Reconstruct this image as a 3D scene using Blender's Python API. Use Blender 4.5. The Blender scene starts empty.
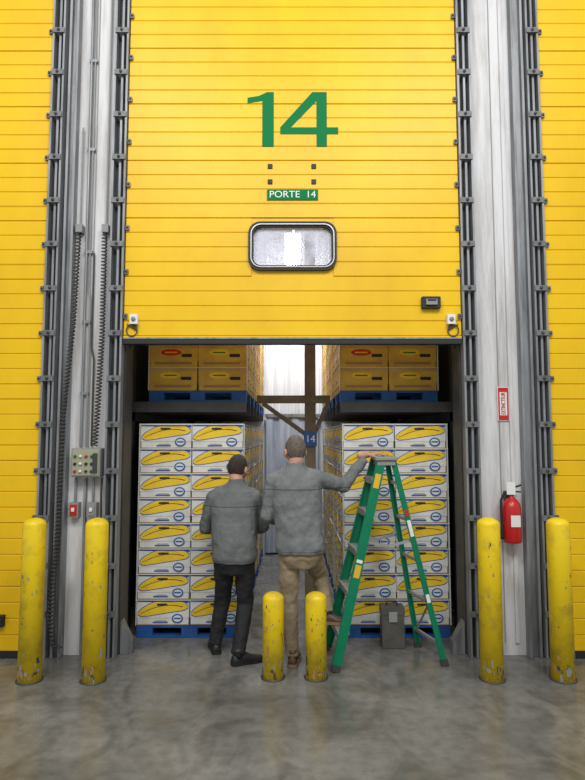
import bpy, math, random
from mathutils import Vector, Matrix, Euler
random.seed(4)
sc = bpy.context.scene
sc.view_settings.view_transform = 'Standard'
sc.view_settings.look = 'None'
sc.view_settings.exposure = 0.0
COL = sc.collection

# ------------------------------------------------------------------ materials
def mat(name, c, rough=0.6, metal=0.0, c2=None, scale=3.0, amt=0.5, stretch=(1,1,1), bump=0.0, bscale=40.0,
        emit=None, es=0.0, spec=0.5, lo=0.4, hi=0.7, seams=None):
    m = bpy.data.materials.new(name); m.use_nodes = True
    nt = m.node_tree; b = nt.nodes['Principled BSDF']
    b.inputs['Base Color'].default_value = (*c, 1)
    b.inputs['Roughness'].default_value = rough
    b.inputs['Metallic'].default_value = metal
    b.inputs['Specular IOR Level'].default_value = spec
    tc = nt.nodes.new('ShaderNodeTexCoord')
    last = None
    if c2 is not None:
        mp = nt.nodes.new('ShaderNodeMapping'); mp.inputs['Scale'].default_value = stretch
        nz = nt.nodes.new('ShaderNodeTexNoise'); nz.inputs['Scale'].default_value = scale
        nz.inputs['Detail'].default_value = 6
        nz.inputs['Roughness'].default_value = 0.65
        rp = nt.nodes.new('ShaderNodeMapRange')
        rp.inputs['From Min'].default_value = lo; rp.inputs['From Max'].default_value = hi
        rp.inputs['To Max'].default_value = amt
        mx = nt.nodes.new('ShaderNodeMix'); mx.data_type = 'RGBA'
        mx.inputs[6].default_value = (*c, 1); mx.inputs[7].default_value = (*c2, 1)
        nt.links.new(tc.outputs['Object'], mp.inputs['Vector'])
        nt.links.new(mp.outputs[0], nz.inputs['Vector'])
        nt.links.new(nz.outputs['Fac'], rp.inputs['Value'])
        nt.links.new(rp.outputs[0], mx.inputs[0])
        nt.links.new(mx.outputs[2], b.inputs['Base Color'])
        last = mx.outputs[2]
    if seams and last:
        sp = nt.nodes.new('ShaderNodeSeparateXYZ'); nt.links.new(tc.outputs['Object'], sp.inputs[0])
        for ax, val, wd in seams:
            s1 = nt.nodes.new('ShaderNodeMath'); s1.operation='SUBTRACT'; s1.inputs[1].default_value=val
            s2 = nt.nodes.new('ShaderNodeMath'); s2.operation='ABSOLUTE'
            s3 = nt.nodes.new('ShaderNodeMath'); s3.operation='LESS_THAN'; s3.inputs[1].default_value=wd
            nt.links.new(sp.outputs[ax], s1.inputs[0]); nt.links.new(s1.outputs[0], s2.inputs[0]); nt.links.new(s2.outputs[0], s3.inputs[0])
            m2 = nt.nodes.new('ShaderNodeMix'); m2.data_type='RGBA'; m2.inputs[7].default_value=(c[0]*.35,c[1]*.35,c[2]*.35,1)
            nt.links.new(s3.outputs[0], m2.inputs[0]); nt.links.new(last, m2.inputs[6]); last=m2.outputs[2]
        nt.links.new(last, b.inputs['Base Color'])
    if bump > 0:
        n2 = nt.nodes.new('ShaderNodeTexNoise'); n2.inputs['Scale'].default_value = bscale
        n2.inputs['Detail'].default_value = 4
        bp = nt.nodes.new('ShaderNodeBump'); bp.inputs['Strength'].default_value = bump
        bp.inputs['Distance'].default_value = 0.02
        nt.links.new(tc.outputs['Object'], n2.inputs['Vector'])
        nt.links.new(n2.outputs['Fac'], bp.inputs['Height'])
        nt.links.new(bp.outputs[0], b.inputs['Normal'])
    if emit:
        b.inputs['Emission Color'].default_value = (*emit, 1)
        b.inputs['Emission Strength'].default_value = es
    return m

YEL = mat('yellow_door_paint', (0.84,0.52,0.003), 0.42, c2=(0.68,0.38,0.003), scale=1.3, amt=0.6, stretch=(1,1,0.6), bump=0.06, bscale=5, spec=.35)
YDK = mat('yellow_groove', (0.58,0.34,0.003), 0.6)
BOLY = mat('bollard_yellow', (0.88,0.62,0.006), 0.42, c2=(0.44,0.31,0.03), scale=7, amt=0.75, bump=0.08, bscale=25, lo=0.48, hi=0.72)
WHT = mat('wall_white', (0.66,0.65,0.65), 0.6, c2=(0.32,0.30,0.27), scale=3.0, amt=0.85, stretch=(4,1,0.35), bump=0.06, bscale=8, lo=0.44, hi=0.75)
STL = mat('galvanised_steel', (0.30,0.31,0.32), 0.5, 0.45, c2=(0.11,0.11,0.11), scale=4, amt=0.8, stretch=(5,5,0.5))
BRK = mat('bracket_steel', (0.20,0.20,0.20), 0.55, 0.4, c2=(0.08,0.08,0.08), scale=8, amt=0.8)
DST = mat('dark_steel', (0.05,0.051,0.053), 0.55, 0.3, c2=(0.10,0.09,0.085), scale=5, amt=0.7)
BLK = mat('black_rubber', (0.012,0.012,0.012), 0.6)
GRN = mat('green_lettering', (0.0,0.17,0.045), 0.6, spec=.15)
GLAD = mat('green_fibreglass', (0.0,0.19,0.085), 0.45, c2=(0.0,0.13,0.06), scale=8, amt=0.6, spec=.3)
ALU = mat('aluminium', (0.42,0.42,0.42), 0.4, 0.6)
LCAP = mat('ladder_cap', (0.26,0.26,0.23), 0.5)
RED = mat('red_paint', (0.50,0.012,0.012), 0.3)
WPL = mat('white_plastic', (0.75,0.75,0.72), 0.5)
GPL = mat('grey_plastic', (0.25,0.25,0.24), 0.5)
CBX = mat('control_box_face', (0.34,0.33,0.22), 0.5)
CORD = mat('cord', (0.05,0.045,0.038), 0.6)
BLUE = mat('print_blue', (0.02,0.10,0.34), 0.6)
PBLUE = mat('pallet_blue', (0.01,0.09,0.32), 0.65, c2=(0.01,0.04,0.14), scale=9, amt=0.8)
CART = mat('carton_white', (0.72,0.71,0.66), 0.75, c2=(0.50,0.48,0.42), scale=5, amt=0.7)
CARTY = mat('carton_print_yellow', (0.86,0.57,0.02), 0.7, c2=(0.66,0.41,0.02), scale=6, amt=0.6)
KRAFT = mat('carton_ochre', (0.64,0.40,0.06), 0.75, c2=(0.42,0.22,0.05), scale=5, amt=0.7)
KLID = mat('carton_lid', (0.55,0.36,0.13), 0.75, c2=(0.42,0.22,0.06), scale=6, amt=0.8)
BRN = mat('carton_brown', (0.36,0.19,0.06), 0.8)
SHADOWH = mat('hand_hole_dark', (0.03,0.025,0.02), 0.9)
POST = mat('brown_post', (0.20,0.155,0.10), 0.7, c2=(0.10,0.08,0.05), scale=6, amt=0.8)
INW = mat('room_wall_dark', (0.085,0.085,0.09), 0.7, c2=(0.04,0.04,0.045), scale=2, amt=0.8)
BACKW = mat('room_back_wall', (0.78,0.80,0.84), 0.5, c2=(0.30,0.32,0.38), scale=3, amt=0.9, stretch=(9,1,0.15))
TOOL = mat('metal_case', (0.13,0.125,0.105), 0.5, 0.3, c2=(0.07,0.07,0.06), scale=9, amt=0.8)
GLOWP = mat('added_glow', (0.9,0.9,0.9), 0.5, emit=(0.95,0.97,1.0), es=20)  # emission for the added panel that imitates the bright gap
JK1 = mat('jacket_grey_dark', (0.138,0.146,0.141), 0.8, c2=(0.088,0.094,0.092), scale=9, amt=0.8, bump=0.5, bscale=9, seams=[(2,1.19,.0035),(2,.775,.003)])
JK2 = mat('jacket_grey', (0.190,0.198,0.194), 0.8, c2=(0.122,0.128,0.126), scale=8, amt=0.8, bump=0.5, bscale=8, seams=[(2,1.345,.0035),(2,.875,.003)])
TR1 = mat('trousers_black', (0.012,0.012,0.014), 0.8, bump=0.3, bscale=15)
TR2 = mat('trousers_khaki', (0.31,0.24,0.145), 0.85, c2=(0.19,0.15,0.09), scale=8, amt=0.8, bump=0.5, bscale=11)
SKN = mat('skin', (0.52,0.28,0.19), 0.55, c2=(0.42,0.19,0.12), scale=14, amt=0.5)
HR1 = mat('hair_brown', (0.032,0.020,0.013), 0.7, c2=(0.065,0.042,0.028), scale=60, amt=0.8, bump=0.8, bscale=140)
HR2 = mat('hair_greying', (0.13,0.095,0.07), 0.7, c2=(0.25,0.21,0.17), scale=50, amt=0.8, bump=0.8, bscale=140)
EYE = mat('eye_dark', (0.02,0.015,0.012), 0.2)
EYW = mat('eye_white', (0.75,0.73,0.7), 0.3)
LIP = mat('lips', (0.40,0.15,0.12), 0.5)
SHB = mat('shoe_black', (0.012,0.012,0.013), 0.5)
SHT = mat('shoe_brown', (0.085,0.045,0.022), 0.5)
SOLT = mat('sole_tan', (0.28,0.18,0.10), 0.7)
ORG = mat('orange_label', (0.70,0.42,0.02), 0.5)
PC = mat('plastic_strip',(0.50,0.54,0.64),0.25,c2=(0.20,0.23,0.32),scale=4,amt=0.9,stretch=(6,1,.3))

# floor material
FL = bpy.data.materials.new('polished_concrete'); FL.use_nodes = True
nt = FL.node_tree; b = nt.nodes['Principled BSDF']
tc = nt.nodes.new('ShaderNodeTexCoord')
n1 = nt.nodes.new('ShaderNodeTexNoise'); n1.inputs['Scale'].default_value = 0.9; n1.inputs['Detail'].default_value = 8; n1.inputs['Roughness'].default_value = 0.6
n2 = nt.nodes.new('ShaderNodeTexNoise'); n2.inputs['Scale'].default_value = 14; n2.inputs['Detail'].default_value = 8
n3 = nt.nodes.new('ShaderNodeTexNoise'); n3.inputs['Scale'].default_value = 1.8; n3.inputs['Detail'].default_value = 8; n3.inputs['Distortion'].default_value=1.6
mp = nt.nodes.new('ShaderNodeMapping'); mp.inputs['Scale'].default_value = (0.8,1.6,1)
mp3 = nt.nodes.new('ShaderNodeMapping'); mp3.inputs['Scale'].default_value = (1.5,1.0,1); mp3.inputs['Rotation'].default_value=(0,0,.3)
cr = nt.nodes.new('ShaderNodeValToRGB')
cr.color_ramp.elements[0].position = 0.33; cr.color_ramp.elements[0].color = (0.145,0.140,0.126,1)
cr.color_ramp.elements[1].position = 0.70; cr.color_ramp.elements[1].color = (0.265,0.256,0.236,1)
mx = nt.nodes.new('ShaderNodeMix'); mx.data_type='RGBA'; mx.blend_type='MULTIPLY'; mx.inputs[0].default_value = 0.45
cr2 = nt.nodes.new('ShaderNodeValToRGB')
cr2.color_ramp.elements[0].position = 0.35; cr2.color_ramp.elements[0].color = (0.55,0.54,0.52,1)
cr2.color_ramp.elements[1].position = 0.6; cr2.color_ramp.elements[1].color = (1,1,1,1)
mx3 = nt.nodes.new('ShaderNodeMix'); mx3.data_type='RGBA'; mx3.blend_type='MULTIPLY'; mx3.inputs[0].default_value = 0.5
cr3 = nt.nodes.new('ShaderNodeValToRGB')
cr3.color_ramp.elements[0].position = 0.38; cr3.color_ramp.elements[0].color = (0.45,0.44,0.42,1)
cr3.color_ramp.elements[1].position = 0.54; cr3.color_ramp.elements[1].color = (1,1,1,1)
rr = nt.nodes.new('ShaderNodeMapRange'); rr.inputs['From Min'].default_value=0.3; rr.inputs['From Max'].default_value=0.7
rr.inputs['To Min'].default_value=0.10; rr.inputs['To Max'].default_value=0.32
nt.links.new(tc.outputs['Object'], mp.inputs[0]); nt.links.new(mp.outputs[0], n1.inputs['Vector'])
nt.links.new(tc.outputs['Object'], n2.inputs['Vector'])
nt.links.new(tc.outputs['Object'], mp3.inputs[0]); nt.links.new(mp3.outputs[0], n3.inputs['Vector'])
nt.links.new(n3.outputs['Fac'], cr3.inputs[0])
nt.links.new(n1.outputs['Fac'], cr.inputs[0]); nt.links.new(n2.outputs['Fac'], cr2.inputs[0])
nt.links.new(cr.outputs[0], mx.inputs[6]); nt.links.new(cr2.outputs[0], mx.inputs[7])
nt.links.new(mx.outputs[2], mx3.inputs[6]); nt.links.new(cr3.outputs[0], mx3.inputs[7])
nt.links.new(mx3.outputs[2], b.inputs['Base Color'])
nt.links.new(n3.outputs['Fac'], rr.inputs[0]); nt.links.new(rr.outputs[0], b.inputs['Roughness'])

# acrylic window
GLS = bpy.data.materials.new('scratched_acrylic'); GLS.use_nodes = True
nt = GLS.node_tree; nt.nodes.remove(nt.nodes['Principled BSDF'])
out = nt.nodes['Material Output']
tr = nt.nodes.new('ShaderNodeBsdfTransparent'); df = nt.nodes.new('ShaderNodeBsdfPrincipled')
df.inputs['Base Color'].default_value = (0.74,0.74,0.84,1); df.inputs['Roughness'].default_value = 0.15
ms = nt.nodes.new('ShaderNodeMixShader'); nz = nt.nodes.new('ShaderNodeTexNoise'); nz.inputs['Scale'].default_value = 9
tcg = nt.nodes.new('ShaderNodeTexCoord'); rg = nt.nodes.new('ShaderNodeMapRange')
rg.inputs['From Min'].default_value=0.35; rg.inputs['From Max'].default_value=0.65; rg.inputs['To Min'].default_value=0.3; rg.inputs['To Max'].default_value=0.6
nt.links.new(tcg.outputs['Object'], nz.inputs['Vector']); nt.links.new(nz.outputs['Fac'], rg.inputs[0])
nt.links.new(rg.outputs[0], ms.inputs[0]); nt.links.new(tr.outputs[0], ms.inputs[1]); nt.links.new(df.outputs[0], ms.inputs[2])
nt.links.new(ms.outputs[0], out.inputs['Surface'])

# ------------------------------------------------------------------ mesh builder
class MB:
    def __init__(s): s.v=[]; s.f=[]; s.m=[]; s.sm=[]; s.mats=[]
    def mi(s, m):
        if m not in s.mats: s.mats.append(m)
        return s.mats.index(m)
    def add(s, vs, fs, m, smooth=False):
        o=len(s.v); s.v += [tuple(p) for p in vs]; k=s.mi(m)
        for f in fs:
            s.f.append(tuple(i+o for i in f)); s.m.append(k); s.sm.append(smooth)
    def box(s,x0,x1,y0,y1,z0,z1,m):
        vs=[(x0,y0,z0),(x1,y0,z0),(x1,y1,z0),(x0,y1,z0),(x0,y0,z1),(x1,y0,z1),(x1,y1,z1),(x0,y1,z1)]
        s.add(vs,[(0,3,2,1),(4,5,6,7),(0,1,5,4),(1,2,6,5),(2,3,7,6),(3,0,4,7)],m)
    def beam(s,p0,p1,w,h,m,side=(0,1,0)):
        p0=Vector(p0);p1=Vector(p1);d=(p1-p0).normalized();a=Vector(side)
        a=(a-d*a.dot(d)).normalized(); c=d.cross(a)
        vs=[]
        for p in (p0,p1):
            for i,j in ((-1,-1),(1,-1),(1,1),(-1,1)): vs.append(p+a*(i*w/2)+c*(j*h/2))
        s.add(vs,[(0,1,2,3),(7,6,5,4),(0,4,5,1),(1,5,6,2),(2,6,7,3),(3,7,4,0)],m)
    def loft(s,rings,m,smooth=True,cap=True):
        n=len(rings[0]); vs=[p for r in rings for p in r]; fs=[]
        for k in range(len(rings)-1):
            for i in range(n):
                j=(i+1)%n; fs.append((k*n+i,k*n+j,(k+1)*n+j,(k+1)*n+i))
        if cap:
            fs.append(tuple(reversed(range(n)))); fs.append(tuple((len(rings)-1)*n+i for i in range(n)))
        s.add(vs,fs,m,smooth)
    def cyl(s,p0,p1,r0,r1,m,n=16,smooth=True):
        p0=Vector(p0);p1=Vector(p1);d=(p1-p0).normalized()
        a=d.orthogonal().normalized(); c=d.cross(a)
        s.loft([[p+ (a*math.cos(t)+c*math.sin(t))*r for t in [2*math.pi*i/n for i in range(n)]] for p,r in ((p0,r0),(p1,r1))],m,smooth)
    def caps(s,p0,p1,r0,r1,m,n=16):
        p0=Vector(p0);p1=Vector(p1);d=(p1-p0).normalized()
        a=d.orthogonal().normalized(); c=d.cross(a); R=[]
        for k in range(1,6):
            t=math.pi/2*(1-k/5); R.append((p0-d*r0*math.sin(t), r0*math.cos(t)))
        for k in range(0,5):
            t=math.pi/2*k/5; R.append((p1+d*r1*math.sin(t), r1*math.cos(t)))
        s.loft([[p+(a*math.cos(t)+c*math.sin(t))*max(r,0.0005) for t in [2*math.pi*i/n for i in range(n)]] for p,r in R],m,True)
    def chain(s,pts,rs,m,n=16):
        for i in range(len(pts)-1): s.caps(pts[i],pts[i+1],rs[i],rs[i+1],m,n)
    def tube(s,pts,r,m,n=8):
        for i in range(len(pts)-1): s.caps(pts[i],pts[i+1],r,r,m,n)
    def lathe(s,c,prof,m,n=28,smooth=True):
        c=Vector(c)
        s.loft([[c+Vector((r*math.cos(t),r*math.sin(t),z)) for t in [2*math.pi*i/n for i in range(n)]] for r,z in prof],m,smooth)
    def ell(s,c,r,m,n=20,k=12,M=None):
        c=Vector(c); R=[]
        for q in range(k+1):
            ph=-math.pi/2+math.pi*q/k; cc=max(math.cos(ph),0.004); ring=[]
            for i in range(n):
                t=2*math.pi*i/n; p=Vector((r[0]*cc*math.cos(t),r[1]*cc*math.sin(t),r[2]*math.sin(ph)))
                if M: p=M@p
                ring.append(c+p)
            R.append(ring)
        s.loft(R,m,True)
    def xz(s,poly,y0,y1,m):
        n=len(poly); vs=[(x,y0,z) for x,z in poly]+[(x,y1,z) for x,z in poly]
        fs=[tuple(range(n)),tuple(reversed(range(n,2*n)))]+[((i+1)%n,i,i+n,(i+1)%n+n) for i in range(n)]
        s.add(vs,fs,m)
    def obj(s,name,parent=None,bevel=0,mods=None):
        me=bpy.data.meshes.new(name); me.from_pydata(s.v,[],s.f)
        for m in s.mats: me.materials.append(m)
        me.polygons.foreach_set('material_index',s.m); me.polygons.foreach_set('use_smooth',s.sm)
        me.update(); o=bpy.data.objects.new(name,me); COL.objects.link(o)
        if bevel:
            md=o.modifiers.new('bevel','BEVEL'); md.width=bevel; md.segments=2; md.limit_method='ANGLE'
        if parent: o.parent=parent
        return o
def empty(name):
    e=bpy.data.objects.new(name,None); e.empty_display_size=0.1; COL.objects.link(e); return e
def text(name,body,size,loc,m,parent,rot=(math.pi/2,0,0),sx=1.0):
    c=bpy.data.curves.new(name,'FONT'); c.body=body; c.size=size; c.extrude=0.001; c.align_x='CENTER'; c.align_y='CENTER'
    c.materials.append(m); o=bpy.data.objects.new(name,c); COL.objects.link(o); o.location=loc; o.rotation_euler=rot
    o.scale=(sx,1,1); o.parent=parent; return o

# ------------------------------------------------------------------ room shell
f=MB(); f.box(-5,5,-1.5,10,-0.1,0,FL); f.obj('floor')
WY=4.87
w=MB(); w.box(-2.06,-1.535,WY,5.05,0,6.4,WHT); w.box(-1.535,-1.42,WY+0.03,5.05,0,6.4,DST); w.obj('wall_left')
w=MB(); w.box(1.535,2.11,WY,5.05,0,6.4,WHT); w.box(1.42,1.535,WY+0.03,5.05,0,6.4,DST); w.obj('wall_right')
w=MB(); w.box(-1.42,1.42,4.92,5.05,5.55,6.4,WHT); w.obj('wall_front')
w=MB(); w.box(-1.72,1.72,9.0,9.15,0,5.5,BACKW)
w.obj('wall_back')
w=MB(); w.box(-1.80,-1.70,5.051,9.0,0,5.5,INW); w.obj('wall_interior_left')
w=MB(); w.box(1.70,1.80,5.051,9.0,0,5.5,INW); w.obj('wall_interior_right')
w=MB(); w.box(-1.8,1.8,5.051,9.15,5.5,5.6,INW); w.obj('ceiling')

def slats(mb,x0,x1,z0,z1,pitch,yf,yb,hole=None):
    z=z0; k=0
    while z<z1-1e-6:
        zt=min(z+pitch,z1); k+=1
        g=.012 if k%4==1 else .006
        segs=[(x0,x1)]
        if hole and zt>hole[2] and z<hole[3]: segs=[(x0,hole[0]),(hole[1],x1)]
        for a,b_ in segs:
            prof=[(yb,z),(yf+g,z),(yf+g,z+0.003),(yf,z+0.009),(yf,zt-0.005),(yf+g*.7,zt),(yb,zt)]
            n=len(prof); vs=[(a,y,zz) for y,zz in prof]+[(b_,y,zz) for y,zz in prof]
            mb.add(vs,[(0,1,n+1,n),],YEL)
            mb.add(vs,[(1,2,n+2,n+1)],YDK)
            mb.add(vs,[(2,3,n+3,n+2),(3,4,n+4,n+3),(4,5,n+5,n+4),(5,6,n+6,n+5),(6,0,n,n+6),tuple(reversed(range(n))),tuple(range(n,2*n))],YEL)
        z=zt
door=empty('door_1')
d=MB(); slats(d,-1.40,1.40,2.585,6.2,0.1255,4.80,4.86,hole=(-0.345,0.345,3.20,3.54)); 
d.box(-0.40,0.40,4.845,4.86,3.54,3.62,YEL); d.box(-0.40,0.40,4.845,4.86,3.12,3.20,YEL)
d.obj('panel',door)
d=MB(); d.box(-1.40,1.40,4.79,4.87,2.52,2.565,BLK); d.box(-1.40,1.40,4.79,4.86,2.565,2.585,YEL); d.box(-1.40,1.40,4.785,4.80,2.560,2.572,STL); d.obj('bottom_seal',door)
d=MB()
zlo=2.585+0.1255*4; zhi=2.585+0.1255*8
d.box(-0.345,0.345,4.812,4.86,zlo,3.19,YEL); d.box(-0.345,0.345,4.812,4.86,3.51,zhi,YEL); d.obj('window_infill',door)
def rrect(hx,hz,r,n=6):
    pts=[]
    for cx,cz,a0 in ((hx-r,-hz+r,-90),(hx-r,hz-r,0),(-hx+r,hz-r,90),(-hx+r,-hz+r,180)):
        for i in range(n+1):
            a=math.radians(a0+90*i/n); pts.append((cx+r*math.cos(a),cz+r*math.sin(a)))
    return pts
def ring(mb,o,i,cx,cz,y0,y1,m):
    n=len(o); vs=[(cx+x,y0,cz+z) for x,z in o]+[(cx+x,y0,cz+z) for x,z in i]+[(cx+x,y1,cz+z) for x,z in o]+[(cx+x,y1,cz+z) for x,z in i]
    fs=[]
    for k in range(n):
        j=(k+1)%n; fs+=[(k,j,n+j,n+k),(j,k,2*n+k,2*n+j),(n+k,n+j,3*n+j,3*n+k),(2*n+j,2*n+k,3*n+k,3*n+j)]
    mb.add(vs,fs,m)
wd=empty('window_1'); 
WZ=3.345
d=MB(); ring(d,rrect(.370,.208,.10),rrect(.350,.186,.085),0,WZ,4.775,4.865,BLK)
ring(d,rrect(.350,.186,.085),rrect(.342,.179,.08),0,WZ,4.765,4.865,ALU)
ring(d,rrect(.342,.179,.08),rrect(.328,.166,.07),0,WZ,4.78,4.865,BLK); d.obj('frame',wd)
d=MB(); d.xz([(x,z+WZ) for x,z in rrect(.329,.167,.07)],4.82,4.826,GLS); d.obj('pane',wd)
wd.parent=door
# numerals
d=MB(); yf=4.796; yb=4.80
d.xz([(-.258,4.215),(-.16,4.215),(-.16,4.70),(-.218,4.70),(-.258,4.655)],yf,yb,GRN)
d.xz([(-.385,4.600),(-.258,4.622),(-.258,4.655),(-.218,4.70),(-.29,4.665),(-.385,4.650)],yf,yb,GRN)
d.xz([(.205,4.215),(.293,4.215),(.293,4.70),(.205,4.70)],yf,yb,GRN)
d.xz([(-.105,4.325),(.205,4.325),(.205,4.385),(-.105,4.385)],yf,yb,GRN)
d.xz([(.293,4.325),(.39,4.325),(.39,4.385),(.293,4.385)],yf,yb,GRN)
d.xz([(-.105,4.385),(-.015,4.385),(.205,4.62),(.205,4.70),(.17,4.70)],yf,yb,GRN)
d.obj('number_fourteen',door)
d=MB()
for x in (-.19,.18):
    for z in (4.04,3.905): d.box(x-.02,x+.02,4.79,4.80,z-.02,z+.02,BLK)
d.obj('bolt_plates',door,0.002)
sg=empty('door_sign'); d=MB(); d.box(-.215,.215,4.79,4.80,3.745,3.835,GRN); d.obj('plate',sg)
text('lettering','PORTE  14',0.082,(0,4.788,3.79),WPL,sg,sx=1.05)
sg.parent=door
d=MB(); d.box(1.07,1.225,4.755,4.80,2.81,2.91,BLK); d.box(1.10,1.195,4.735,4.757,2.835,2.885,GPL); d.box(1.11,1.185,4.725,4.737,2.87,2.88,BLK); d.obj('pull_handle',door,0.006)
for k,x in enumerate((-1.31,1.31)):
    d=MB(); d.box(x-.032,x+.032,4.755,4.80,2.68,2.76,WPL); d.cyl((x,4.755,2.72),(x,4.745,2.72),.018,.018,GPL)
    s_=1 if x<0 else -1
    pts=[Vector((x-s_*.02,4.78,2.68))]
    for i in range(14):
        a=math.pi*2*i/13; pts.append(Vector((x+s_*(-.02+.045*math.cos(a)),4.785,2.63+.05*math.sin(a))))
    pts.append(Vector((x-s_*.06,4.79,2.68)))
    d.tube(pts,.005,CORD); d.obj('sensor_box_%d'%(k+1),door)

def hinges(mb,xe,sgn,z0):
    z=z0
    while z<6.2:
        a,b_=sorted((xe,xe-sgn*.028)); mb.box(a,b_,4.78,4.80,z-.02,z+.02,BRK)
        mb.cyl((xe-sgn*.014,4.78,z),(xe-sgn*.014,4.772,z),.009,.009,DST,10)
        z+=.376
for nm,x0,x1 in (('door_2',-4.4,-2.07),('door_3',2.12,4.4)):
    e=empty(nm); d=MB(); slats(d,x0,x1,0.05,6.3,0.1255,4.80,4.86); d.obj('panel',e)
    d=MB(); d.box(x0,x1,4.79,4.86,0.002,0.05,BLK); d.obj('bottom_seal',e)
    d=MB(); hinges(d,x1 if x0<0 else x0,1 if x0<0 else -1,.35); d.obj('hinges',e)
    if x0<0:
        d=MB(); d.box(-2.42,-2.29,4.755,4.80,.25,.34,BLK); d.box(-2.40,-2.31,4.735,4.757,.27,.32,GPL); d.obj('pull_handle',e,.005)
d=MB(); hinges(d,1.40,1,2.75); hinges(d,-1.40,-1,2.75); d.obj('hinges',door)

def track(name,xa,xb,inner):
    mb=MB(); xc=(xa+xb)/2
    mb.box(xa,xb,4.85,4.868,0.002,6.3,DST)
    mb.box(xa,xa+.016,4.77,4.85,0.002,6.3,STL)
    mb.box(xb-.016,xb,4.77,4.85,0.002,6.3,STL)
    mb.box(xc-.004,xc+.014,4.79,4.85,0.002,6.3,STL)
    z=0.35
    while z<6.2:
        mb.box(xa+.004,xb-.004,4.758,4.769,z-.022,z+.022,BRK)
        mb.cyl((xc,4.758,z),(xc,4.748,z),.012,.012,DST,10)
        z+=0.376
    mb.obj(name)
track('door_track',-1.525,-1.408,1); track('door_track',1.408,1.525,-1)
track('door_track',-2.062,-1.955,-1); track('door_track',2.005,2.112,1)
d=MB()
for x0,x1 in ((-1.925,-1.905),(-1.865,-1.845)): d.box(x0,x1,4.79,4.869,.002,6.3,STL)
d.box(-1.905,-1.865,4.83,4.869,.002,6.3,STL); d.obj('steel_channel')
d=MB()
for x0,x1 in ((1.985,1.965),(1.905,1.885)): d.box(x1,x0,4.79,4.869,.002,6.3,STL)
d.box(1.905,1.965,4.83,4.869,.002,6.3,STL); d.obj('steel_channel')
d=MB(); d.box(-1.695,-1.687,4.864,4.869,.1,6.3,GPL); d.obj('trim_1')
d=MB(); d.box(1.715,1.722,4.864,4.869,.1,6.3,GPL); d.box(1.80,1.83,4.850,4.869,.1,6.3,WHT); d.obj('trim_2')
d=MB(); d.tube([(-1.745,4.845,6.2),(-1.745,4.845,1.68)],.012,STL); d.tube([(-1.715,4.85,6.2),(-1.715,4.85,3.0),(-1.705,4.85,2.9),(-1.705,4.85,1.68)],.009,GPL)
d.tube([(-1.66,4.85,1.68),(-1.66,4.85,2.4),(-1.68,4.85,2.5),(-1.68,4.85,3.3)],.008,CORD)
for z in (2.1,2.7,3.3,4.2,5.0): d.box(-1.765,-1.695,4.838,4.868,z,z+.025,STL)
d.obj('conduit')
d=MB(); d.tube([(-1.70,4.845,.02),(-1.70,4.845,1.40)],.011,STL); d.tube([(-1.565,4.845,1.41),(-1.56,4.82,1.30),(-1.555,4.82,1.0),(-1.565,4.83,.4),(-1.60,4.84,.02)],.009,CORD)
d.obj('power_cable')

for nm,sx in (('door_jamb',-1),('door_jamb',1)):
    d=MB(); xs=sorted((sx*1.40,sx*1.418)); d.box(xs[0],xs[1],4.88,5.05,.002,2.51,DST)
    xs=sorted((sx*1.41,sx*1.50)); d.box(xs[0],xs[1],5.06,5.14,.002,2.9,DST)
    xs=sorted((sx*1.30,sx*1.395)); d.box(xs[0],xs[1],4.88,5.0,.002,.10,STL); 
    d.xz([(-1.395,.10),(-1.31,.10),(-1.395,.26)] if sx<0 else [(1.31,.10),(1.395,.10),(1.395,.26)],4.88,4.98,STL)
    d.obj(nm)

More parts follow.
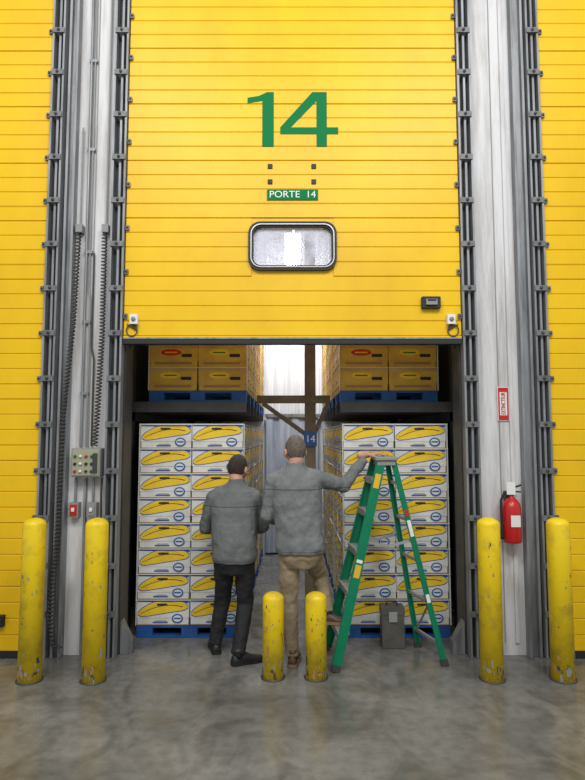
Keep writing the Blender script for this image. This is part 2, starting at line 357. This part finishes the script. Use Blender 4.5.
# ------------------------------------------------------------------ cartons
def band(mb,F,fl,fh,x0,x1,n,m):
    vs=[];vt=[]
    for i in range(n+1):
        t=i/n; x=x0+(x1-x0)*t; vs.append(F(x,fl(t))); vt.append(F(x,fh(t)))
    mb.add(vs+vt,[(i,i+1,n+2+i,n+1+i) for i in range(n)],m)
def ellp(mb,F,cx,cy,rx,ry,m,n=14):
    mb.add([F(cx+rx*math.cos(2*math.pi*i/n),cy+ry*math.sin(2*math.pi*i/n)) for i in range(n)],[tuple(range(n))],m)
def rectp(mb,F,a,b_,c,d_,m): mb.add([F(a,c),F(b_,c),F(b_,d_),F(a,d_)],[(0,1,2,3)],m)
def decal(mb,O,U,N,W,kind,H=.213):
    O=Vector(O);U=Vector(U);N=Vector(N); k=W/.455
    def G(off): return lambda u,v: O+U*(u*k)+Vector((0,0,v))+N*off
    if kind==0:
        mid=lambda t:.080+.092*math.sin(math.pi*(.06+.62*t))
        wd_=lambda t:.008+.056*math.sin(math.pi*min(1,max(0,t)))**.5
        lo=lambda t:max(.012,mid(t)-wd_(t)); hi=lambda t:min(.197,mid(t)+wd_(t)*.80)
        band(mb,G(.0010),lambda t:.198-.012*t,lambda t:.209,.004,.451,4,BLUE)
        band(mb,G(.0014),lambda t:max(.008,lo(t)-.007),lambda t:min(.206,hi(t)+.006),.006,.449,16,BLUE)
        band(mb,G(.0020),lo,hi,.010,.445,16,CARTY)
        band(mb,G(.0028),lambda t:mid(t)-.003-.003*t,lambda t:mid(t)+.001,.03,.40,10,SHADOWH)
        band(mb,G(.0028),lambda t:mid(t)+.022,lambda t:mid(t)+.0245,.08,.36,8,BRN)
        rectp(mb,G(.0034),.175,.265,.165,.183,SHADOWH)
        ellp(mb,G(.0034),.355,.056,.050,.040,BLUE); ellp(mb,G(.0040),.355,.056,.037,.028,CART)
        rectp(mb,G(.0046),.325,.385,.050,.064,BLUE)
        rectp(mb,G(.0016),.14,.27,.018,.029,BLUE); rectp(mb,G(.0016),.16,.26,.036,.040,GPL)
        rectp(mb,G(.0008),0,.455,.0,.006,BRN)
    else:
        band(mb,G(.0008),lambda t:.185,lambda t:.2135,0,.455,1,KLID)
        ellp(mb,G(.0016),.2,.145,.10,.032,RED if kind==1 else CARTY); rectp(mb,G(.0024),.14,.26,.138,.150,CARTY if kind==1 else GRN)
        rectp(mb,G(.0016),.05,.40,.03,.05,BRN); rectp(mb,G(.0016),.30,.40,.10,.13,SHADOWH)
def stack(name,x0,y0,z0,rows,kind,inner):
    mb=MB(); base=CART if kind==0 else KRAFT
    for r in range(rows):
        for i in range(2):
            for j in range(3):
                jx=random.uniform(-.003,.003); jy=random.uniform(-.005,.005)
                a=x0+i*.462+jx+.003; c=y0+j*.385+jy+.005; z=z0+r*.22
                mb.box(a,a+.455,c,c+.376,z+.06,z+.214,base); mb.box(a+.004,a+.451,c+.004,c+.372,z,z+.06,base)
                kk=kind if kind==0 else (1 if r>=1 and (r+i)%2 else 2)
                if j==0: decal(mb,(a,c,z),(1,0,0),(0,-1,0),.455,kk)
                if inner>0 and i==1: decal(mb,(a+.455,c,z),(0,1,0),(1,0,0),.376,kk)
                if inner<0 and i==0: decal(mb,(a,c+.376,z),(0,-1,0),(-1,0,0),.376,kk)
    H=rows*.22
    for xx in (x0-.008,x0+.928):
        mb.box(xx,xx+.006,y0-.01,y0+.03,z0,z0+H,CART)
    for q in range(1,rows+1,1):
        mb.box(x0-.01,x0+.936,y0-.0135,y0-.0105,z0+q*.22-.006,z0+q*.22-.001,WPL)
    return mb.obj(name)
def pallet(name,x0,y0,z0,L=.925,D=1.15):
    mb=MB(); 
    for k in range(5):
        y=y0+k*(D-.13)/4; mb.box(x0,x0+L,y,y+.13,z0+.085,z0+.105,PBLUE)
    for k in range(3):
        y=y0+k*(D-.10)/2; mb.box(x0,x0+L,y,y+.10,z0,z0+.018,PBLUE)
        for q in range(3):
            x=x0+q*(L-.14)/2; mb.box(x,x+.14,y,y+.10,z0+.018,z0+.085,PBLUE)
    mb.obj(name)
for sx,x0 in ((1,-1.365),(-1,.455)):
    for k in range(3):
        y0=5.27+k*1.2
        pallet('pallet',x0,y0,0.002); stack('banana_box_stack',x0,y0,.110,8,0,sx)
        y1=5.55+k*1.14
        pallet('pallet',x0,y1,2.085); stack('fruit_box_stack',x0,y1,2.193,5,1,sx)
d=MB()
for sx in (-1,1):
    a=(-1.56,-.44) if sx<0 else (.455,1.56)
    for y in (5.52,6.1,6.62,7.1,7.75,8.80): d.box(a[0],a[1],y,y+.05,1.985,2.083,DST)
    for y in (5.5,7.2,8.80):
        xs=sorted((sx*1.50,sx*1.58)); d.box(xs[0],xs[1],y,y+.08,.002,5.4,DST)
    xs=sorted((sx*1.50,sx*1.56)); d.box(xs[0],xs[1],5.5,8.85,1.9,1.985,DST)
d.obj('pallet_rack')
d=MB(); d.box(.125,.235,5.93,6.03,.002,4.6,POST); d.box(-.36,.38,5.90,5.928,2.09,2.17,POST)
d.beam((-.30,5.915,2.09),(.13,5.96,1.78),.03,.045,POST); d.beam((.36,5.915,2.09),(.22,5.96,1.78),.03,.045,POST)
d.obj('support_post')
sg=empty('aisle_sign'); d=MB(); d.box(.115,.245,5.905,5.925,1.66,1.80,BLUE); d.obj('plate',sg); text('lettering','14',.10,(.18,5.903,1.73),WPL,sg)
d=MB()
for i in range(8):
    x=-.40+i*.098; y=8.90+(i%2)*.02; d.box(x,x+.108,y,y+.008,.03,2.05,PC)
d.box(-.42,.42,8.88,8.94,2.05,2.10,STL); d.obj('strip_curtain')
lp=MB(); lp.box(-.08,.09,8.0,8.05,4.06,4.58,GLOWP); lp.box(-.11,.12,8.05,8.10,4.02,4.62,STL); lp.box(.0,.03,8.06,8.09,4.62,5.5,STL); lp.obj('added_glow_panel')  # added glowing panel, stands in for the bright gap behind the door window

# ------------------------------------------------------------------ bollards
def bollard(x,y,r,h):
    mb=MB(); 
    prof=[(r,.0),(r,h-.05)]+[(r*math.cos(a),h-.05+.05*math.sin(a)) for a in [math.pi/2*i/6 for i in range(1,6)]]+[(.002,h)]
    mb.lathe((x,y,.001),prof,BOLY)
    for i in range(40):
        a=-math.pi/2+random.uniform(-1.3,1.3); z=random.uniform(.008,.24)*random.uniform(.2,1) if i<28 else random.uniform(.25,h*.85)
        sz=1.2 if i<10 else .45
        da=random.uniform(.04,.17)*sz; dz=random.uniform(.015,.06)*sz
        q=r+.0012+.00006*i; vs=[(x+q*math.cos(a+s*da*k),y+q*math.sin(a+s*da*k),max(.004,z+zz)) for s,zz,k in ((-1,0,.7),(0,-dz*.12,1),(1,0,1),(1,dz*.7,.5),(.2,dz,1),(-1,dz*.8,1))]
        mb.add(vs,[(0,1,2,3,4,5)],(GPL,DST,BRN)[i%3])
    mb.cyl((x,y,.0005),(x,y,.006),r+.012,r+.012,DST,24)
    mb.obj('bollard')
for x,y in ((-1.90,4.38),(-1.44,4.38),(1.45,4.40),(1.965,4.40)): bollard(x,y,.083,1.155)
for x in (-.142,.172): bollard(x,4.43,.078,.61)

# ------------------------------------------------------------------ wall equipment
e=empty('fire_extinguisher'); X,Y=1.765,4.775
d=MB(); d.lathe((X,Y,.905),[(.03,0),(.068,.004),(.074,.02),(.074,.27),(.066,.31),(.04,.345),(.02,.36),(.018,.385),(.002,.386)],RED); d.obj('cylinder',e)
d=MB(); d.cyl((X,Y,1.282),(X,Y,1.32),.02,.02,ALU); d.beam((X-.02,Y,1.33),(X+.075,Y-.02,1.365),.02,.012,BLK); d.beam((X-.02,Y,1.315),(X+.07,Y-.02,1.31),.02,.012,BLK)
d.tube([(X-.015,Y,1.305),(X-.06,Y-.01,1.30),(X-.088,Y-.01,1.24),(X-.086,Y-.01,1.10),(X-.084,Y-.01,1.0)],.010,BLK); d.caps((X-.084,Y-.01,1.04),(X-.084,Y-.01,.95),.012,.018,BLK); d.obj('valve_and_hose',e)
d=MB(); d.box(X-.035,X+.040,Y-.079,Y-.075,1.04,1.13,WPL); d.box(X-.045,X+.025,Y-.03,Y-.027,1.29,1.39,WPL); d.obj('label_and_tag',e)
d=MB(); d.box(X-.03,X+.03,Y+.03,4.868,1.21,1.31,DST); d.obj('bracket',e)
e=empty('extinguisher_sign'); d=MB(); d.box(1.705,1.80,4.856,4.863,1.885,2.165,WPL); 
d.box(1.71,1.795,4.853,4.857,1.89,1.93,RED); d.box(1.71,1.795,4.853,4.857,2.125,2.16,RED); d.box(1.71,1.722,4.853,4.857,1.93,2.125,RED); d.box(1.783,1.795,4.853,4.857,1.93,2.125,RED); d.obj('plate',e)
text('lettering','EXTINCTEUR',.05,(1.753,4.853,2.028),RED,e,rot=(math.pi/2,math.radians(-90),0),sx=.62)
e=empty('control_box'); d=MB(); d.box(-1.79,-1.555,4.76,4.868,1.43,1.66,GPL); d.box(-1.78,-1.565,4.752,4.76,1.44,1.65,CBX); d.obj('case',e,.006)
d=MB()
for i in range(4):
    for j,m in enumerate((DST,BLK,GRN)): d.cyl((-1.755+i*.045,4.753,1.475+j*.06),(-1.755+i*.045,4.738,1.475+j*.06),.012,.011,(RED if (i,j) in ((0,0),(2,2)) else WPL if i==1 else m),12)
d.box(-1.61,-1.575,4.74,4.753,1.46,1.62,DST); d.obj('buttons',e)
for x,m in ((-1.775,RED),(-1.63,GPL)):
    d=MB(); d.box(x-.04,x+.04,4.80,4.868,1.10,1.22,GPL); d.box(x-.028,x+.028,4.793,4.80,1.115,1.205,m); d.box(x-.012,x+.012,4.78,4.793,1.15,1.18,WPL)
    d.tube([(x,4.84,1.22),(x,4.84,1.41)],.011,STL); d.obj('wall_switch',None,.003)
def coil(name,pts,r,turns):
    P=[Vector(p) for p in pts]; L=[0]
    for i in range(len(P)-1): L.append(L[-1]+(P[i+1]-P[i]).length)
    N=turns*8; c=bpy.data.curves.new(name,'CURVE'); c.dimensions='3D'; c.bevel_depth=.0065; c.bevel_resolution=1
    s=c.splines.new('POLY'); s.points.add(N)
    for k in range(N+1):
        d_=L[-1]*k/N; i=0
        while i<len(P)-2 and L[i+1]<d_: i+=1
        p=P[i].lerp(P[i+1],(d_-L[i])/(L[i+1]-L[i])); a=2*math.pi*k/8
        s.points[k].co=(p.x+r*math.cos(a),p.y+r*math.sin(a),p.z,1)
    c.materials.append(CORD); o=bpy.data.objects.new(name,c); COL.objects.link(o); return o
coil('coiled_cord',[(-1.58,4.80,3.46),(-1.58,4.80,2.6),(-1.60,4.79,1.9),(-1.615,4.80,1.68)],.019,62)
coil('coiled_cord',[(-1.80,4.80,3.46),(-1.815,4.78,2.7),(-1.87,4.76,1.9),(-1.88,4.76,1.0),(-1.91,4.74,.35),(-1.88,4.74,.12),(-1.84,4.76,.10)],.019,110)
for x in (-1.58,-1.80):
    d=MB(); d.box(x-.028,x+.028,4.80,4.868,3.47,3.54,GPL); d.cyl((x,4.80,3.47),(x,4.80,3.45),.012,.012,BLK); d.tube([(x,4.84,3.54),(x,4.84,4.4 if x<-1.7 else 6.1)],.008,GPL); d.obj('junction_box',None,.004)

d=MB(); d.box(.745,.93,5.0,5.13,.004,.27,TOOL); d.box(.74,.935,4.995,5.135,.272,.335,TOOL); d.box(.80,.87,4.985,4.995,.22,.30,ALU)
d.tube([(.79,5.065,.337),(.80,5.065,.37),(.875,5.065,.37),(.885,5.065,.337)],.007,DST); d.obj('metal_toolbox',None,.006)

# ------------------------------------------------------------------ ladder
e=empty('step_ladder'); H=1.57
nf,ff=Vector((.32,4.52,0)),Vector((.275,4.96,0)); nr,fr=Vector((1.17,4.64,0)),Vector((1.05,5.05,0))
ntf,ftf=Vector((.705,4.66,H)),Vector((.685,4.90,H)); ntr,ftr=Vector((.80,4.675,H)),Vector((.785,4.905,H))
def rail(mb,a,b_,w,dp,side):
    a=a+(b_-a)*.025
    mb.beam(a,b_,.008,w,GLAD,side)
    d_=(b_-a).normalized(); s=Vector(side); s=(s-d_*s.dot(d_)).normalized(); c=d_.cross(s)
    for q in (-1,1): mb.beam(a+c*q*(w/2-.004)+s*dp/2,b_+c*q*(w/2-.004)+s*dp/2,dp,.008,GLAD,side)
d=MB(); rail(d,nf,ntf,.072,.026,(0,1,0)); rail(d,ff,ftf,.072,.026,(0,-1,0)); rail(d,nr,ntr,.042,.022,(0,1,0)); rail(d,fr,ftr,.042,.022,(0,-1,0)); d.obj('rails',e)
d=MB()
for z in (.27,.57,.87,1.17,1.42):
    t=z/H; a=nf.lerp(ntf,t); b_=ff.lerp(ftf,t)
    d.beam(a+Vector((0,.008,0)),b_-Vector((0,.008,0)),.09,.022,ALU,(1,0,0)) 
    d.beam(a+Vector((-.04,.008,-.02)),b_+Vector((-.04,-.008,-.02)),.006,.04,ALU,(1,0,0))
for t in (.10,.30,.50,.70,.88):
    a=nr.lerp(ntr,t); b_=fr.lerp(ftr,t); d.beam(a+Vector((0,.006,0)),b_-Vector((0,.006,0)),.022,.022,ALU,(1,0,0))
d.beam(nr.lerp(ntr,.30),fr.lerp(ftr,.08),.018,.004,ALU,(1,0,0)); d.beam(nf.lerp(ntf,.05)+Vector((.03,0,0)),ff.lerp(ftf,.18)+Vector((.03,0,0)),.018,.004,ALU,(1,0,0))
for a,b_,c,d_ in ((nf,ntf,nr,ntr),(ff,ftf,fr,ftr)):
    p=a.lerp(b_,.60)+Vector((0,.02,0)); q=c.lerp(d_,.60)+Vector((0,.02,0)); m_=(p+q)/2-Vector((0,0,.04))
    d.beam(p,m_,.006,.02,ALU); d.beam(m_,q,.006,.02,ALU)
d.obj('steps_and_braces',e)
d=MB(); d.box(.655,.83,4.635,4.93,1.565,1.595,LCAP); d.box(.67,.815,4.65,4.915,1.525,1.565,LCAP); d.obj('top_cap',e,.006)
d=MB()
for p,q in ((nf,ntf),(ff,ftf),(nr,ntr),(fr,ftr)):
    d.beam(p+Vector((0,0,.004)),p+(q-p)*.03+Vector((0,0,.002)),.034,.058,DST)
d.obj('feet',e)
d=MB()
def sticker(a,b_,t0,t1,w,m,off):
    p=a.lerp(b_,t0)+Vector((0,off,0)); q=a.lerp(b_,t1)+Vector((0,off,0)); d.beam(p,q,.002,w,m)
sticker(nf,ntf,.43,.49,.045,ORG,-.006); sticker(nf,ntf,.50,.515,.045,WPL,-.006); sticker(nf,ntf,.86,.93,.045,ORG,-.006)
sticker(nr,ntr,.62,.70,.028,WPL,-.006); sticker(nr,ntr,.72,.75,.028,RED,-.006); sticker(nr,ntr,.30,.34,.028,WPL,-.006)
d.obj('labels',e)

d=MB(); d.add([(1.585,3.24,.001),(1.60,3.235,.001),(1.625,3.20,.001),(1.61,3.19,.001)],[(0,1,2,3)],BOLY); d.obj('floor_marking')

# ------------------------------------------------------------------ people
def remesh(o,vs,sm=6,disp=0,ds=.08):
    m=o.modifiers.new('remesh','REMESH'); m.mode='VOXEL'; m.voxel_size=vs; m.use_smooth_shade=True
    s=o.modifiers.new('smooth','SMOOTH'); s.iterations=sm; s.factor=.5
    if disp:
        t=bpy.data.textures.new('folds','CLOUDS'); t.noise_scale=ds
        dm=o.modifiers.new('folds','DISPLACE'); dm.texture=t; dm.strength=disp; dm.mid_level=.5; dm.texture_coords='GLOBAL'
def tring(c,a,b_,rot=0,tilt=0,n=28,p=2.4):
    R=[]
    for i in range(n):
        t=2*math.pi*i/n; ct,st=math.cos(t),math.sin(t)
        x=a*math.copysign(abs(ct)**(2/p),ct); y=b_*math.copysign(abs(st)**(2/p),st)
        xr=x*math.cos(rot)-y*math.sin(rot); yr=x*math.sin(rot)+y*math.cos(rot)
        R.append(Vector((c[0]+xr,c[1]+yr,c[2])))
    return R
def hand(name,parent,w,d,n,side,curl,sc_=1.0):
    w=Vector(w);d=Vector(d).normalized();n=Vector(n);n=(n-d*n.dot(d)).normalized();s=d.cross(n).normalized()
    if s.dot(Vector(side))<0: s=-s
    mb=MB(); S=sc_
    mb.caps(w-d*.05,w+d*.015,.026*S,.024*S,SKN)
    for k in range(4):
        o=s*(.030-.020*k)*S; mb.caps(w+d*.012+o*.6,w+d*.085*S+o,.0145*S,.0115*S,SKN,12)
    Ls=(.068,.076,.070,.055)
    for k in range(4):
        p=w+d*.088*S+s*(.031-.0205*k)*S; a=curl*.35
        dirv=(d+s*(.10-.07*k)).normalized()
        for j,fr_ in enumerate((.45,.31,.24)):
            dd=(dirv*math.cos(a)+n*math.sin(a)).normalized(); q=p+dd*Ls[k]*fr_*S
            mb.caps(p,q,(.0092-.001*j)*S,(.0085-.001*j)*S,SKN,10); p=q; a+=curl*.6
    p=w+d*.025*S+s*.022*S
    for j,(L,ang) in enumerate(((.042,.75),(.030,.5),(.024,.25))):
        dd=(d*math.cos(ang)+s*math.sin(ang)+n*.35).normalized(); q=p+dd*L*S; mb.caps(p,q,(.0135-.002*j)*S,(.0115-.0017*j)*S,SKN,10); p=q
    o=mb.obj(name,parent); remesh(o,.0035,3); return o
def shoe(name,parent,heel,dirv,L,m,sole):
    h=Vector(heel); d=Vector(dirv); d.z=0; d.normalize(); s=Vector((-d.y,d.x,0)); mb=MB()
    sec=[(0,.026,.050),(.04,.034,.078),(.25,.037,.095),(.42,.038,.088),(.6,.045,.062),(.78,.049,.050),(.92,.042,.042),(1.0,.020,.028)]
    R=[]
    for t,wd_,ht in sec:
        ring_=[]
        for i in range(14):
            a=2*math.pi*i/14; x=wd_*math.cos(a); z=math.sin(a); z=.02+ (ht-.02)*max(z,0)**.8 if z>0 else .02+.012*z
            ring_.append(h+d*(t*L)+s*x+Vector((0,0,z)))
        R.append(ring_)
    mb.loft(R,m,True)
    R=[]
    for zz in (.001,.024):
        ring_=[]
        pts=[(t*L,wd_+.004) for t,wd_,_ in sec]; pts[0]=(-.004,.022); pts[-1]=(L+.004,.018)
        for x,y in pts: ring_.append(h+d*x+s*y+Vector((0,0,zz)))
        for x,y in reversed(pts): ring_.append(h+d*x-s*y+Vector((0,0,zz)))
        R.append(ring_)
    mb.loft(R,sole,False)
    mb.cyl(h+d*.055+Vector((0,0,.05)),h+d*.05+Vector((0,0,.125)),.038,.042,m)
    for k in range(4): mb.beam(h+d*(L*(.36+.07*k))-s*.022+Vector((0,0,.088-.010*k)),h+d*(L*(.36+.07*k))+s*.022+Vector((0,0,.088-.010*k)),.006,.005,DST,(0,0,1))
    return mb.obj(name,parent)
def head(parent,c,yaw,pitch,hair,S=1.0,neck=None):
    c=Vector(c); M=Matrix.Rotation(yaw,3,'Z')@Matrix.Rotation(pitch,3,'X')
    T=lambda x,y,z: c+M@(Vector((x,y,z))*S)
    mb=MB(); N=28; K=20; R=[]
    for q in range(K+1):
        ph=-math.pi/2+math.pi*q/K; z=.113*math.sin(ph); cc=max(math.cos(ph),.01); ring_=[]
        for i in range(N):
            t=2*math.pi*i/N; x=.077*cc*math.cos(t); y=.095*cc*math.sin(t)
            if z<0:
                k=1-.28*(-z/.113)**1.3; x*=k
                if y<0: y*=1-.35*(-z/.113)
                else: y*=1-.06*(-z/.113)
            if z<-.03 and y>0: y+=.006
            ring_.append(T(x,y,z))
        R.append(ring_)
    mb.loft(R,SKN)
    mb.caps(T(0,.092,.005),T(0,.110,-.030),.008*S,.014*S,SKN,10)
    mb.ell(T(0,.078,.028),(.05*S,.016*S,.009*S),SKN,M=M)
    mb.ell(T(0,.075,-.098),(.024*S,.02*S,.016*S),SKN,M=M)
    for sx in (-1,1):
        mb.ell(T(sx*.085,-.004,-.012),(.010*S,.018*S,.030*S),SKN,M=M)
        mb.ell(T(sx*.045,.062,-.035),(.022*S,.02*S,.018*S),SKN,M=M)
    if neck: mb.chain([T(0,-.018,-.06),Vector(neck)],[.056*S,.060*S],SKN)
    o=mb.obj('head',parent); remesh(o,.0045,3)
    mb=MB()
    for sx in (-1,1):
        mb.ell(T(sx*.030,.083,.004),(.013*S,.010*S,.008*S),EYW,M=M); mb.ell(T(sx*.030,.092,.004),(.006*S,.003*S,.006*S),EYE,M=M)
        mb.beam(T(sx*.014,.094,.024),T(sx*.046,.085,.025),.006,.006,hair,(0,0,1))
    mb.ell(T(0,.094,-.062),(.022*S,.006*S,.004*S),LIP,M=M); mb.ell(T(0,.094,-.069),(.020*S,.007*S,.005*S),LIP,M=M); mb.obj('face_features',parent)
    mb=MB(); N=56; K=40
    vs=[];fs=[]
    for q in range(K+1):
        ph=-math.pi/2+math.pi*q/K
        for i in range(N):
            t=2*math.pi*i/N; cc=max(math.cos(ph),.01); z=math.sin(ph); x=cc*math.cos(t); y=cc*math.sin(t)
            line=-.62 if y<-.35 else (-.62+(y+.35)*1.25 if y<.25 else .13+(y-.25)*.9)
            line+=random.uniform(-.05,.05)
            # thick on the crown, clipped short (thin) towards the hairline
            h=min(1,max(0,(z-line)/.85)); g=1.012+.062*h**.7 if z>line else .97-min(.10,(line-z)*1.0)
            g+=random.uniform(-.010,.010)*(.4+h)
            zz=z*.113; k=1; ky=1
            if zz<0:
                k=1-.28*(-z)**1.3; 
                if y<0: ky=1-.35*(-z)
            vs.append(T(.077*x*k*g,.095*y*ky*g-.001,zz*g+.002))
    for q in range(K):
        for i in range(N):
            j=(i+1)%N; fs.append((q*N+i,q*N+j,(q+1)*N+j,(q+1)*N+i))
    fs.append(tuple(range((K)*N,(K+1)*N)))
    mb.add(vs,fs,hair,True); mb.obj('hair',parent)

def person(name,torso,armL,armR,pel,legL,legR,jm,tm,rJ=(.068,.054,.041),rT=(.092,.068,.054),rot=0):
    e=empty(name)
    mb=MB()
    mb.loft([tring((x,y,z),a,b_,rot) for x,y,z,a,b_ in torso],jm)
    for arm in (armL,armR):
        mb.chain(arm,rJ,jm); dv=(Vector(arm[2])-Vector(arm[1])).normalized(); mb.cyl(Vector(arm[2]),Vector(arm[2])+dv*.03,rJ[2],rJ[2]*.92,jm)
        mb.caps(Vector(arm[0]),Vector((torso[-4][0],torso[-4][1],torso[-4][2])),.066,.08,jm)
    o=mb.obj('jacket',e); remesh(o,.008,5,.026,.085)
    mb=MB()
    mb.loft([tring((x,y,z),a,b_,rot) for x,y,z,a,b_ in pel],tm)
    for leg in (legL,legR):
        pts=[Vector(p) for p in leg]; mb.chain(pts,rT,tm); dv=(pts[2]-pts[1]).normalized(); mb.cyl(pts[2]-dv*.05,pts[2]+dv*.045,rT[2],rT[2]*1.0,tm)
    o=mb.obj('trousers',e); remesh(o,.008,6,.022,.07)
    return e

T2=[(.058,4.66,.855,.192,.143),(.058,4.66,.90,.196,.148),(.052,4.66,1.02,.188,.142),(.042,4.66,1.14,.190,.138),(.030,4.66,1.27,.202,.136),(.022,4.66,1.38,.204,.130),(.02,4.66,1.445,.172,.112),(.02,4.665,1.50,.10,.085),(.022,4.67,1.53,.072,.070),(.022,4.67,1.55,.070,.070)]
m2=person('man_khaki_trousers',T2,
    [(-.155,4.66,1.40),(-.200,4.67,1.13),(-.10,4.88,1.06)],
    [(.205,4.67,1.425),(.415,4.80,1.355),(.570,4.80,1.555)],
    [(.06,4.665,.74,.12,.10),(.06,4.665,.82,.165,.13),(.058,4.66,.95,.162,.12)],
    [(-.022,4.67,.84),(-.03,4.70,.46),(-.005,4.665,.115)],
    [(.145,4.67,.84),(.225,4.86,.64),(.265,4.75,.41)],JK2,TR2)
head(m2,(.022,4.70,1.640),math.radians(22),math.radians(-4),HR2,1.03,neck=(.022,4.672,1.52))
hand('hand_right',m2,(.600,4.80,1.604),(1,-.05,.10),(0,0,-1),(0,-1,0),.45,1.05)
hand('hand_left',m2,(-.065,4.915,1.05),(.8,.6,-.1),(.2,-.3,-1),(0,0,1),.8)
shoe('shoe_left',m2,(-.005,4.60,.001),(.12,1,0),.275,SHT,SOLT)
shoe('shoe_right',m2,(.195,4.765,.283),(1,-.12,0),.26,SHT,SOLT)

T1=[(-.465,4.79,.755,.172,.136),(-.465,4.79,.80,.178,.140),(-.468,4.80,.92,.180,.136),(-.472,4.83,1.04,.184,.135),(-.477,4.86,1.15,.194,.136),(-.480,4.89,1.25,.194,.128),(-.478,4.91,1.305,.168,.108),(-.472,4.925,1.35,.10,.085),(-.468,4.935,1.38,.070,.068),(-.467,4.94,1.40,.068,.068)]
m1=person('man_black_trousers',T1,
    [(-.650,4.88,1.25),(-.725,4.93,1.00),(-.585,5.09,.95)],
    [(-.310,4.89,1.25),(-.245,4.95,1.01),(-.375,5.09,.96)],
    [(-.465,4.795,.66,.12,.10),(-.465,4.795,.74,.158,.125),(-.465,4.79,.85,.152,.12)],
    [(-.545,4.80,.75),(-.575,4.93,.42),(-.625,4.93,.115)],
    [(-.385,4.79,.75),(-.380,4.85,.41),(-.415,4.69,.115)],JK1,TR1,rJ=(.066,.053,.04),rT=(.088,.066,.056))
head(m1,(-.462,4.975,1.484),math.radians(-25),math.radians(-10),HR1,1.0,neck=(-.468,4.935,1.375))
hand('hand_left',m1,(-.56,5.105,.95),(.8,.35,.05),(.2,-.2,-1),(0,1,0),.8,.95)
hand('hand_right',m1,(-.40,5.105,.965),(-.8,.35,.05),(.2,-.2,-1),(0,1,0),.8,.95)
shoe('shoe_left',m1,(-.610,4.87,.001),(-.25,1,0),.26,SHB,SHB)
shoe('shoe_right',m1,(-.465,4.645,.001),(.85,.45,0),.265,SHB,SHB)

# ------------------------------------------------------------------ light
W=bpy.data.worlds.new('World'); sc.world=W; W.use_nodes=True
W.node_tree.nodes['Background'].inputs[0].default_value=(0.93,0.97,1.0,1); W.node_tree.nodes['Background'].inputs[1].default_value=0.60
def area(name,loc,tgt,sx,sy,e,c=(1,.995,.985)):
    l=bpy.data.lights.new(name,'AREA'); l.shape='RECTANGLE'; l.size=sx; l.size_y=sy; l.energy=e; l.color=c
    o=bpy.data.objects.new(name,l); COL.objects.link(o); o.location=loc
    o.rotation_euler=(Vector(tgt)-Vector(loc)).to_track_quat('-Z','Y').to_euler()
area('highbay_light',(-2.4,-0.6,7.5),(-.8,4.8,2.4),1.6,1.0,165)
area('highbay_light',(2.4,-0.6,7.5),(.8,4.8,2.4),1.6,1.0,180)
area('highbay_light',(0,-1.5,6.5),(0,5.0,1.5),2.0,1.0,125)
area('added_room_fill',(0,7.2,4.9),(0,7.6,0),.5,2.0,105,(.88,.94,1))  # added fill to brighten the upper aisle and back wall, no real fixture
area('added_room_fill',(0,8.0,3.35),(0,9.0,2.2),.6,.2,15,(.95,.97,1))  # added fill kept out of view, aimed at the back wall to brighten it

cam=bpy.data.cameras.new('camera'); cam.sensor_fit='VERTICAL'; cam.sensor_height=36; cam.lens=27; cam.clip_start=.05
co=bpy.data.objects.new('camera',cam); COL.objects.link(co); co.location=(0,0,1.75); co.rotation_euler=(math.radians(94.6),0,0)
sc.camera=co
